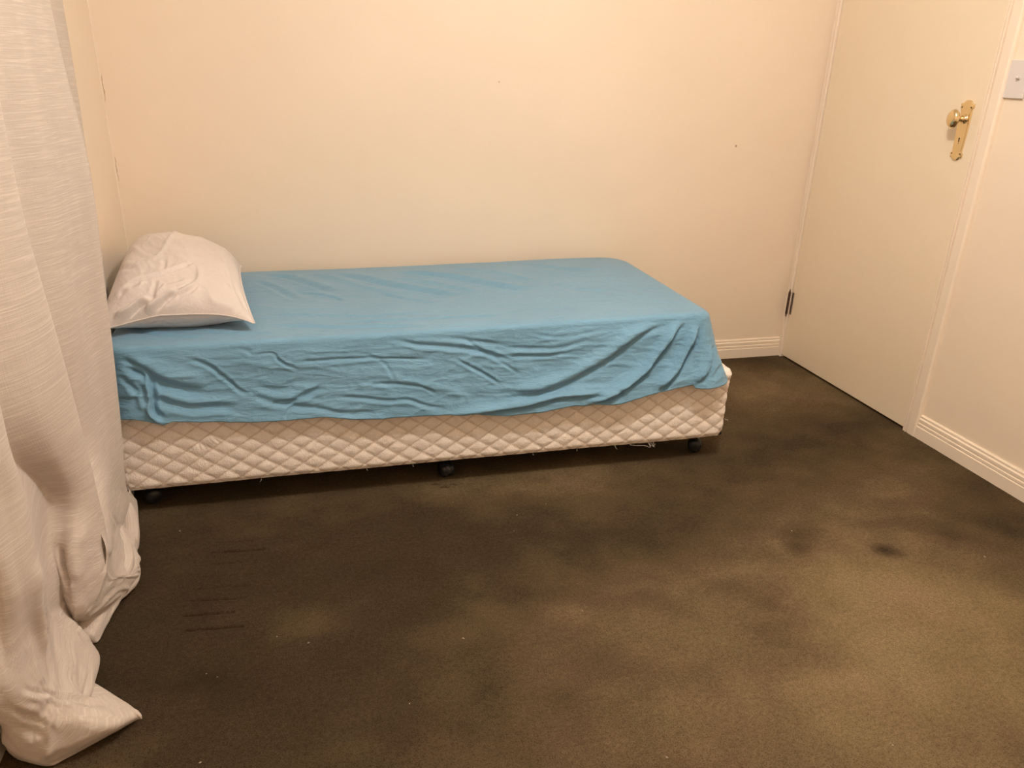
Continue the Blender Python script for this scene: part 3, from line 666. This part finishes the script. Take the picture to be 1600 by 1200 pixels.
# ------------------------------------------------------------------ mattress and fitted sheet
TX0, TX1, TY0, TY1 = -.552, 1.222, 2.148, 2.990     # flat part of the top
def top_z(x, y):
    z = .519 + .020*np.clip((x-.1)/1.1, 0, 1)**1.4 + .004*np.sin((x+.5)*2.1)
    # body dip and softer back edge
    z = z - .010*np.exp(-((x-.35)/.6)**2-((y-2.60)/.28)**2)
    t = np.clip((y-2.7)/.3, 0, 1); z = z - .020*t*t
    t = np.clip((x-1.05)/.2, 0, 1); z = z - .006*t*t
    return z
HX = np.array([h[0] for h in HEM]); HZ = np.array([h[1] for h in HEM])
def build_sheet_mesh():
    nx, ny = 440, 120
    gx = np.linspace(TX0, TX1, nx+1); gy = np.linspace(TY0, TY1, ny+1)
    X, Y = np.meshgrid(gx, gy, indexing='ij')
    rc = .05
    # round the corners of the top
    for cx, sx in ((TX0+rc, -1), (TX1-rc, 1)):
        for cy, sy in ((TY0+rc, -1), (TY1-rc, 1)):
            wx = (X-cx)*sx; wy = (Y-cy)*sy; m = (wx > 0) & (wy > 0)
            k = np.maximum(wx, wy)/np.maximum(np.hypot(wx, wy), 1e-9)
            X = np.where(m, cx+sx*wx*k, X); Y = np.where(m, cy+sy*wy*k, Y)
    Z = top_z(X, Y)
    dsp = 1.7*stroke_field(X, Y, TOP)
    dsp += .0018*ridged(X*5+Y*3, Y*13, 40, 3)*np.clip((2.99-Y)/.3, .3, 1) + .003*fbm(X*3, Y*4, 60, 3)
    edge = np.minimum(np.minimum(X-TX0, TX1-X), np.minimum(Y-TY0, TY1-Y))
    fade = np.clip(edge/.03, 0, 1)
    fade_back = np.where(Y > 2.8, 1.0, fade)
    Z = Z + dsp*fade_back
    # extra gathered puffs along the wall side
    V = [np.stack([X, Y, Z], -1).reshape(-1, 3)]
    I = np.arange((nx+1)*(ny+1)).reshape(nx+1, ny+1)
    F = [np.stack([I[:-1, :-1], I[1:, :-1], I[1:, 1:], I[:-1, 1:]], -1).reshape(-1, 4)]
    loop = list(I[:, 0]) + list(I[-1, 1:]) + list(I[-2::-1, -1]) + list(I[0, -2:0:-1])
    loop = np.array(loop); Vt = V[0]; P = Vt[loop]
    nL = len(loop)
    # outward normals from the rounded rectangle
    cxn = np.clip(P[:, 0], TX0+rc, TX1-rc); cyn = np.clip(P[:, 1], TY0+rc, TY1-rc)
    nv = np.stack([P[:, 0]-cxn, P[:, 1]-cyn], -1)
    nv /= np.maximum(np.linalg.norm(nv, axis=1), 1e-9)[:, None]
    front = np.clip(-nv[:, 1], 0, 1); foot = np.clip(nv[:, 0], 0, 1); back = np.clip(nv[:, 1], 0, 1); head = np.clip(-nv[:, 0], 0, 1)
    K = 84
    ang = PI/2
    r_e = .017 + .016*foot + .01*back
    slope = .14*front**2 + .36*foot + .03*back + .02*head
    hz = front**2*np.interp(P[:, 0]+.01, HX, HZ) + (1-front**2)*np.where(foot > 0, .318, .30)
    hz = np.where((foot > .02) & (front > .02), .312+(.300-.312)*front, hz)
    hz += .004*vnoise(P[:, 0]*9, P[:, 1]*9, 71)
    depth = P[:, 2]-hz
    rings = []
    for k in range(1, K+1):
        q = k/K
        # first 14 rings go round the edge, the rest fall to the hem
        if k <= 14:
            t = ang*k/14
            out = r_e*np.sin(t); dn = r_e*(1-np.cos(t))
        else:
            s = (k-14)/(K-14)
            dn = r_e + (depth-r_e)*s
            out = r_e + slope*(dn-r_e)
            # gentle belly of the side
        rings.append((out, dn))
    outs = np.array([o for o, d in rings]); dns = np.array([d for o, d in rings])       # K x nL
    px = P[:, 0][None]+nv[:, 0][None]*outs; py = P[:, 1][None]+nv[:, 1][None]*outs; pz = P[:, 2][None]-dns
    # displace the front by the traced folds (x,z)
    sf = stroke_field(px, pz, SIDE)
    wr = .0034*ridged(px*4.0+pz*2, pz*17, 90, 3) + .0022*ridged(px*9-pz*14, pz*22+px*3, 95, 2) + .005*fbm(px*5, pz*8, 91, 3)
    sfade = np.clip((dns-.012)/.03, 0, 1)*front[None]
    kq = (np.arange(1, K+1)/K)[:, None]
    flare = (.008+.010*np.clip((px-.55)/.3, 0, 1))*front[None]*np.clip((kq-.50)/.5, 0, 1)**1.5
    dd = (sf*1.15 + wr)*sfade + flare
    # foot side: vertical gathers; back right corner bunches outward
    fz = foot[None]*(.006*np.sin(py*46+1.2*np.sin(py*17))*np.clip((kq-.3)/.7, 0, 1))
    dd = dd + fz
    bc = np.exp(-((px-1.24)/.07)**2-((py-2.93)/.06)**2)*np.exp(-((kq-.20)/.12)**2)
    dd = dd + .045*bc
    bk = back[None]*(.008*fbm(px*7, kq*3+px*0, 44, 3))*np.clip(kq*6, 0, 1)
    dd = dd + bk
    px = px+nv[:, 0][None]*dd; py = np.minimum(py+nv[:, 1][None]*dd, YB-.006)
    Vr = np.stack([px, py, pz], -1).reshape(-1, 3); V.append(Vr)
    base_i = len(Vt); prev = loop
    for k in range(K):
        cur = base_i+k*nL+np.arange(nL)
        F.append(np.stack([prev, cur, np.roll(cur, -1), np.roll(prev, -1)], -1)); prev = cur
    # hem turned slightly under
    cur = base_i+K*nL+np.arange(nL)
    hx = px[-1]-nv[:, 0]*.010; hy_ = py[-1]-nv[:, 1]*.010; V.append(np.stack([hx, hy_, pz[-1]+.004], -1))
    F.append(np.stack([prev, cur, np.roll(cur, -1), np.roll(prev, -1)], -1))
    o = link_mesh('fitted_sheet', np.concatenate(V), np.concatenate(F), M_sheet)
    return o
sheet = build_sheet_mesh()
tag(sheet, 'wrinkled sky-blue fitted sheet stretched over the single mattress', 'sheet')

# mattress inside the sheet
M_matt = material('white_mattress_ticking', (.75, .68, .6), .8)
bm = bmesh.new(); box(bm, -.535, 1.225, 2.160, 2.99, .343, .492)
matt = bm_obj('mattress', bm, M_matt, None, True); bevel(matt, .03, 4)
tag(matt, 'cream single mattress on the quilted base, covered by the blue sheet', 'mattress')

# ------------------------------------------------------------------ pillow
FR, BR_, BL, FL = (np.array(p) for p in ((-.176, 2.212, .548), (-.252, 2.880, .555), (-.610, 2.950, .625), (-.585, 2.210, .550)))
def build_pillow_mesh():
    n = 150
    g = np.sin(np.linspace(-1, 1, n+1)*PI/2)*.35+np.linspace(-1, 1, n+1)*.65
    U, Vv = np.meshgrid(g, g, indexing='ij')      # U: x (left->right), Vv: y (front->back)
    # pull in the sides so that the corners stand out
    inx = 1-.085*(1-np.abs(Vv)**2.2)*np.abs(U)**3; iny = 1-.055*(1-np.abs(U)**2.2)*np.abs(Vv)**3
    u = U*inx; v = Vv*iny
    a = (u+1)/2; b = (v+1)/2
    C = (1-a)[..., None]*(1-b)[..., None]*FL + a[..., None]*(1-b)[..., None]*FR + (1-a)[..., None]*b[..., None]*BL + a[..., None]*b[..., None]*BR_
    # seam lifted off the bed between the corners
    lift = .030*(1-Vv**2)*np.abs(U)**2 + .028*(1-U**4)*np.clip(-Vv, 0, 1)**3*np.clip((U+1.0)/.8, .15, 1)
    C[..., 2] += lift
    prof = (np.clip(1-np.abs(U)**2.4, 0, 1)**.62)*(np.clip(1-np.abs(Vv)**2.6, 0, 1)**.60)
    bumpv = 1 + .10*np.exp(-((U+.1)/.5)**2-((Vv-.45)/.5)**2) + .08*fbm(U*1.6+3, Vv*1.6, 12, 3)
    Ht = .126*prof*bumpv
    Hb = .075*prof
    T = C.copy(); T[..., 2] += Ht
    B = C.copy(); B[..., 2] -= Hb
    # push the front and right faces outward a touch
    T[..., 0] += .012*prof*np.clip(U, 0, 1); B[..., 1] -= .015*prof*np.clip(-Vv, 0, 1)
    T[..., 1] -= .085*prof*np.clip(-Vv, 0, 1)**1.5*np.clip((.35-U)/1.0, 0, 1)
    # traced folds on the top in (u, v)
    st = PILLOW_FOLDS
    d = stroke_field(U, Vv, st)
    d += .0035*ridged(U*2.2+Vv*1.4, Vv*1.0-U*.8, 17, 3)*np.clip(prof*1.5, 0, 1)
    T[..., 2] += d*np.clip(prof*5, 0, 1); T[..., 1] -= .7*d*np.clip(prof*5, 0, 1)*np.clip(-Vv*1.5, 0, 1) 
    B[..., 2] += .003*fbm(U*5, Vv*5, 23, 3)*np.clip(prof*2, 0, 1)
    B[..., 2] = np.maximum(B[..., 2], top_z(B[..., 0], B[..., 1])+.0035)
    T[..., 0] = np.maximum(T[..., 0], XL+.010); B[..., 0] = np.maximum(B[..., 0], XL+.010)
    T[..., 2] = np.maximum(T[..., 2], B[..., 2]+.001)
    m = n+1
    Vt = T.reshape(-1, 3); Vb = B.reshape(-1, 3)
    I = np.arange(m*m).reshape(m, m); J = I+m*m
    F = list(np.stack([I[:-1, :-1], I[1:, :-1], I[1:, 1:], I[:-1, 1:]], -1).reshape(-1, 4))
    F += list(np.stack([J[:-1, :-1], J[:-1, 1:], J[1:, 1:], J[1:, :-1]], -1).reshape(-1, 4))
    loop = list(I[:, 0]) + list(I[-1, 1:]) + list(I[-2::-1, -1]) + list(I[0, -2:0:-1]); nl = len(loop)
    for i in range(nl):
        p, q = loop[i], loop[(i+1) % nl]; F.append((p, p+m*m, q+m*m, q))
    o = link_mesh('pillow', np.concatenate([Vt, Vb]), F, M_pillow)
    # stitched edge as a thin welt along the seam
    cu = [C.reshape(-1, 3)[i] for i in loop]
    cs = np.array(cu); ctr = cs.mean(0)
    V = []; Fq = []
    for i in range(nl):
        p = cs[i].copy(); tn = cs[(i+1) % nl]-cs[i-1]; tn[2] = 0; tn /= max(np.linalg.norm(tn), 1e-9)
        nr = np.array([tn[1], -tn[0], 0.])
        zf = top_z(p[0], p[1])+.004
        for k in range(6):
            t = 2*PI*k/6
            q = p + nr*(.0022+.0030*math.cos(t)); q[2] = max(p[2]+.0014*math.sin(t), zf); q[0] = max(q[0], XL+.003)
            V.append(q)
    for i in range(nl):
        j = (i+1) % nl
        for k in range(6): Fq.append((i*6+k, j*6+k, j*6+(k+1) % 6, i*6+(k+1) % 6))
    w_ = link_mesh('seam_edge', V, Fq, M_pillow)
    w_.parent = o
    return o
PILLOW_FOLDS = [[[[-0.93,-0.26],[-0.64,-0.41],[-0.54,-0.41]],0.04000000000000001,0.006,"v"],[[[-0.92,-0.02],[-0.74,-0.02]],0.04000000000000001,0.009,"v"],[[[-0.26,-0.93],[-0.41,-0.93],[-0.47,-0.95],[-0.59,-0.98],[-0.8,-0.99]],0.033,0.013,"f"],[[[0.08,-0.87],[-0.06,-0.91],[-0.2,-0.97],[-0.33,-1.0],[-0.41,-1.0]],0.033,0.013,"f"],[[[0.24,-0.72],[0.1,-0.8],[-0.06,-0.84],[-0.16,-0.89],[-0.28,-0.93]],0.03,0.006,"f"],[[[0.3,-0.41],[0.32,-0.56],[0.32,-0.67],[0.24,-0.8],[0.02,-0.91]],0.028000000000000004,0.007,"r"],[[[0.28,-0.39],[0.08,-0.5],[-0.12,-0.59],[-0.32,-0.64],[-0.52,-0.67],[-0.75,-0.69]],0.024,0.008,"v"],[[[-0.74,-0.77],[-0.59,-0.72],[-0.41,-0.69]],0.032,0.006,"v"],[[[-0.22,-0.69],[-0.24,-0.8],[-0.28,-0.88]],0.03,0.004,"v"],[[[-0.1,-0.74],[-0.14,-0.84],[-0.24,-0.91]],0.024,0.006,"r"],[[[-0.16,-0.33],[-0.14,-0.47],[-0.16,-0.56]],0.032,0.004,"v"],[[[-0.83,-0.72],[-0.66,-0.72],[-0.52,-0.74]],0.04000000000000001,0.006,"r"],[[[-0.85,0.54],[-0.75,0.97],[-0.45,0.89],[-0.24,0.78]],0.032,0.005,"v"],[[[-0.91,0.33],[-0.47,-0.22],[-0.22,-0.22],[0.0,0.89]],0.04000000000000001,0.004,"r"],[[[0.02,-0.94],[0.1,-0.89],[0.22,-0.85],[0.32,-0.74]],0.024,0.005,"v"],[[[0.78,-0.57],[0.88,-0.78],[0.94,-0.93]],0.04000000000000001,0.006,"v"],[[[0.41,-0.89],[0.54,-0.95],[0.81,-0.97]],0.036,0.004,"r"],[[[0.66,0.02],[0.74,-0.48],[0.8,-0.81]],0.048,0.004,"r"]]

pillow = build_pillow_mesh()
tag(pillow, 'crumpled off-white pillow at the head of the blue-sheeted bed', 'pillow')

# ------------------------------------------------------------------ curtain
CURTAIN_FOLDS = [[[[1.522,1.802],[1.526,1.936],[1.542,2.012],[1.56,2.038]],0.01,0.008,"v"],[[[1.534,1.772],[1.526,1.867],[1.538,1.919],[1.553,1.994]],0.012,0.008,"r"],[[[1.654,1.977],[1.633,2.024],[1.6,2.053],[1.574,2.105],[1.579,2.149],[1.594,2.2]],0.007,0.005,"v"],[[[1.666,1.985],[1.654,2.025],[1.617,2.066],[1.591,2.104],[1.591,2.146],[1.6,2.193]],0.008,0.005,"r"],[[[1.633,2.067],[1.666,2.102],[1.677,2.142],[1.685,2.18]],0.009,0.009,"r"],[[[1.303,1.923],[1.293,1.973],[1.254,2.026]],0.014,0.012,"v"],[[[1.273,1.907],[1.245,1.967],[1.216,2.018]],0.012,0.006,"r"],[[[1.441,2.038],[1.391,2.105],[1.397,2.164]],0.008,0.006,"r"],[[[1.455,2.164],[1.49,2.167],[1.574,2.143]],0.006,0.005,"v"],[[[1.703,2.021],[1.692,2.053],[1.685,2.1]],0.009,0.005,"v"],[[[1.717,2.066],[1.703,2.092],[1.689,2.12]],0.009,0.005,"v"],[[[0.819,1.995],[0.8,2.055],[0.781,2.082]],0.007,0.006,"v"],[[[1.579,1.921],[1.591,1.983],[1.607,2.022]],0.012,0.005,"r"]]

def build_curtain_mesh():
    R = np.array(RAILS)                       # rails x 11 points
    nr, npnt, _ = R.shape
    def cr(A, n):                             # catmull-rom along axis 0
        out = []
        for i in range(len(A)-1):
            p0 = A[max(i-1, 0)] if i > 0 else 2*A[0]-A[1]
            p3 = A[i+2] if i+2 < len(A) else 2*A[-1]-A[-2]
            p1, p2 = A[i], A[i+1]
            for k in range(n):
                t = k/n
                out.append(.5*((2*p1)+(-p0+p2)*t+(2*p0-5*p1+4*p2-p3)*t*t+(-p0+3*p1-3*p2+p3)*t**3))
        out.append(A[-1]); return np.array(out)
    A = cr(R.transpose(1, 0, 2), 14)          # rows down each rail
    G = cr(A.transpose(1, 0, 2), 14)          # across rails -> [t, v, 3]
    nt, nv_, _ = G.shape
    # cloth coordinates
    dt = np.linalg.norm(np.diff(G, axis=0), axis=2)[:, 20]; ut = np.concatenate([[0], np.cumsum(dt)])
    dv = np.linalg.norm(np.diff(G, axis=1), axis=2); vv = np.concatenate([np.zeros((nt, 1)), np.cumsum(dv, axis=1)], axis=1)
    zc = np.maximum(G[..., 2], .30); vz = 2.2-zc; k3 = (G[..., 2] < .30).argmax(axis=1); off3 = vv[np.arange(nt), k3]
    vv = vz + np.where(G[..., 2] < .30, vv-off3[:, None], 0)
    U = np.repeat(ut[:, None], nv_, 1)
    # normals for small creases
    gt = np.gradient(G, axis=0); gv = np.gradient(G, axis=1); N = np.cross(gt, gv)
    N /= np.maximum(np.linalg.norm(N, axis=2), 1e-9)[..., None]
    if N[nt//2, 40, 0] < 0: N = -N
    low = np.clip((.45-G[..., 2])/.4, 0, 1)
    d = .0035*fbm(U*9, vv*2.2, 5, 3) + low*(.005*fbm(U*16, vv*12, 15, 3) + .005*ridged(U*10+vv*4, vv*9, 25, 2)) 
    d *= np.clip(G[..., 2]/.05, .15, 1)
    d += stroke_field(U, vv, CURTAIN_FOLDS)*np.clip(G[..., 2]/.03, .2, 1)
    G = G + N*d[..., None]
    G[..., 0] = np.maximum(G[..., 0], XL+.004+.0*G[..., 0]); G[..., 2] = np.maximum(G[..., 2], .002)
    low2 = G[..., 2] < .10
    G[..., 0] = np.where(low2, np.maximum(G[..., 0], XL+.020), G[..., 0])
    I = np.arange(nt*nv_).reshape(nt, nv_)
    F = np.stack([I[:-1, :-1], I[1:, :-1], I[1:, 1:], I[:-1, 1:]], -1).reshape(-1, 4)
    uv = np.stack([U, vv], -1).reshape(-1, 2)
    Vall = [G.reshape(-1, 3)]; Fall = [F]; UVall = [uv]; nb = nt*nv_
    for path, rad, flat in ROLLS:             # rolled folds of the same cloth lying on the carpet
        P = smooth_poly(path, 10); n_ = len(P); sg = 22
        rr = np.interp(np.linspace(0, 1, n_), np.linspace(0, 1, len(rad)), rad)
        T = np.gradient(P, axis=0); T /= np.linalg.norm(T, axis=1)[:, None]
        A_ = np.cross(T, [0, 0, 1.]); A_ /= np.maximum(np.linalg.norm(A_, axis=1), 1e-9)[:, None]; B_ = np.cross(A_, T)
        th = np.linspace(0, 2*PI, sg+1)
        ring = P[:, None]+rr[:, None, None]*(np.cos(th)[None, :, None]*A_[:, None]+flat*np.sin(th)[None, :, None]*B_[:, None])
        la = np.concatenate([[0], np.cumsum(np.linalg.norm(np.diff(P, axis=0), axis=1))])
        ring = ring + (.0035*fbm(la[:, None]*30+3, th[None]*1.1, 77, 3))[..., None]*B_[:, None]
        ring[..., 2] = np.maximum(ring[..., 2], .002)
        m_ = sg+1; I2 = np.arange(n_*m_).reshape(n_, m_)+nb
        Fall.append(np.stack([I2[:-1, :-1], I2[1:, :-1], I2[1:, 1:], I2[:-1, 1:]], -1).reshape(-1, 4))
        Vall.append(ring.reshape(-1, 3)); UVall.append(np.stack([np.repeat(la[:, None], m_, 1), np.repeat(th[None]*.015, n_, 0)], -1).reshape(-1, 2)); nb += n_*m_
    Vc = np.concatenate(Vall); F = np.concatenate(Fall); uv = np.concatenate(UVall)
    o = link_mesh('curtain', Vc, F, M_curtain, uv=uv)
    so = o.modifiers.new('thickness', 'SOLIDIFY'); so.thickness = .0016; so.offset = 0
    return o
curtain = build_curtain_mesh()
tag(curtain, 'long cream slub-linen curtain hanging on the left wall and bunched on the carpet', 'curtain')

# ------------------------------------------------------------------ lint on the carpet
M_lint = material('pale_lint', (.55, .48, .38), .9)
def lint():
    V = []; F = []
    rg = random.Random(4)
    for x, y in SPECKS:
        r = rg.uniform(.0010, .0020); b = len(V); a0 = rg.uniform(0, 3); el = rg.uniform(1, 2.4)
        pts = [(1, 0, 0), (0, 1, 0), (-1, 0, 0), (0, -1, 0), (0, 0, 1), (0, 0, -1)]
        for p in pts:
            px_ = p[0]*r*el; py_ = p[1]*r
            V.append((x+px_*math.cos(a0)-py_*math.sin(a0), y+px_*math.sin(a0)+py_*math.cos(a0), .0012+p[2]*r*.7))
        for i in range(4):
            F += [(b+i, b+(i+1) % 4, b+4), (b+(i+1) % 4, b+i, b+5)]
    o = link_mesh('carpet_lint', V, F, M_lint)
    o['kind'] = 'stuff'
    tag(o, 'tiny pale specks of lint scattered over the brown carpet', 'lint')
lint()
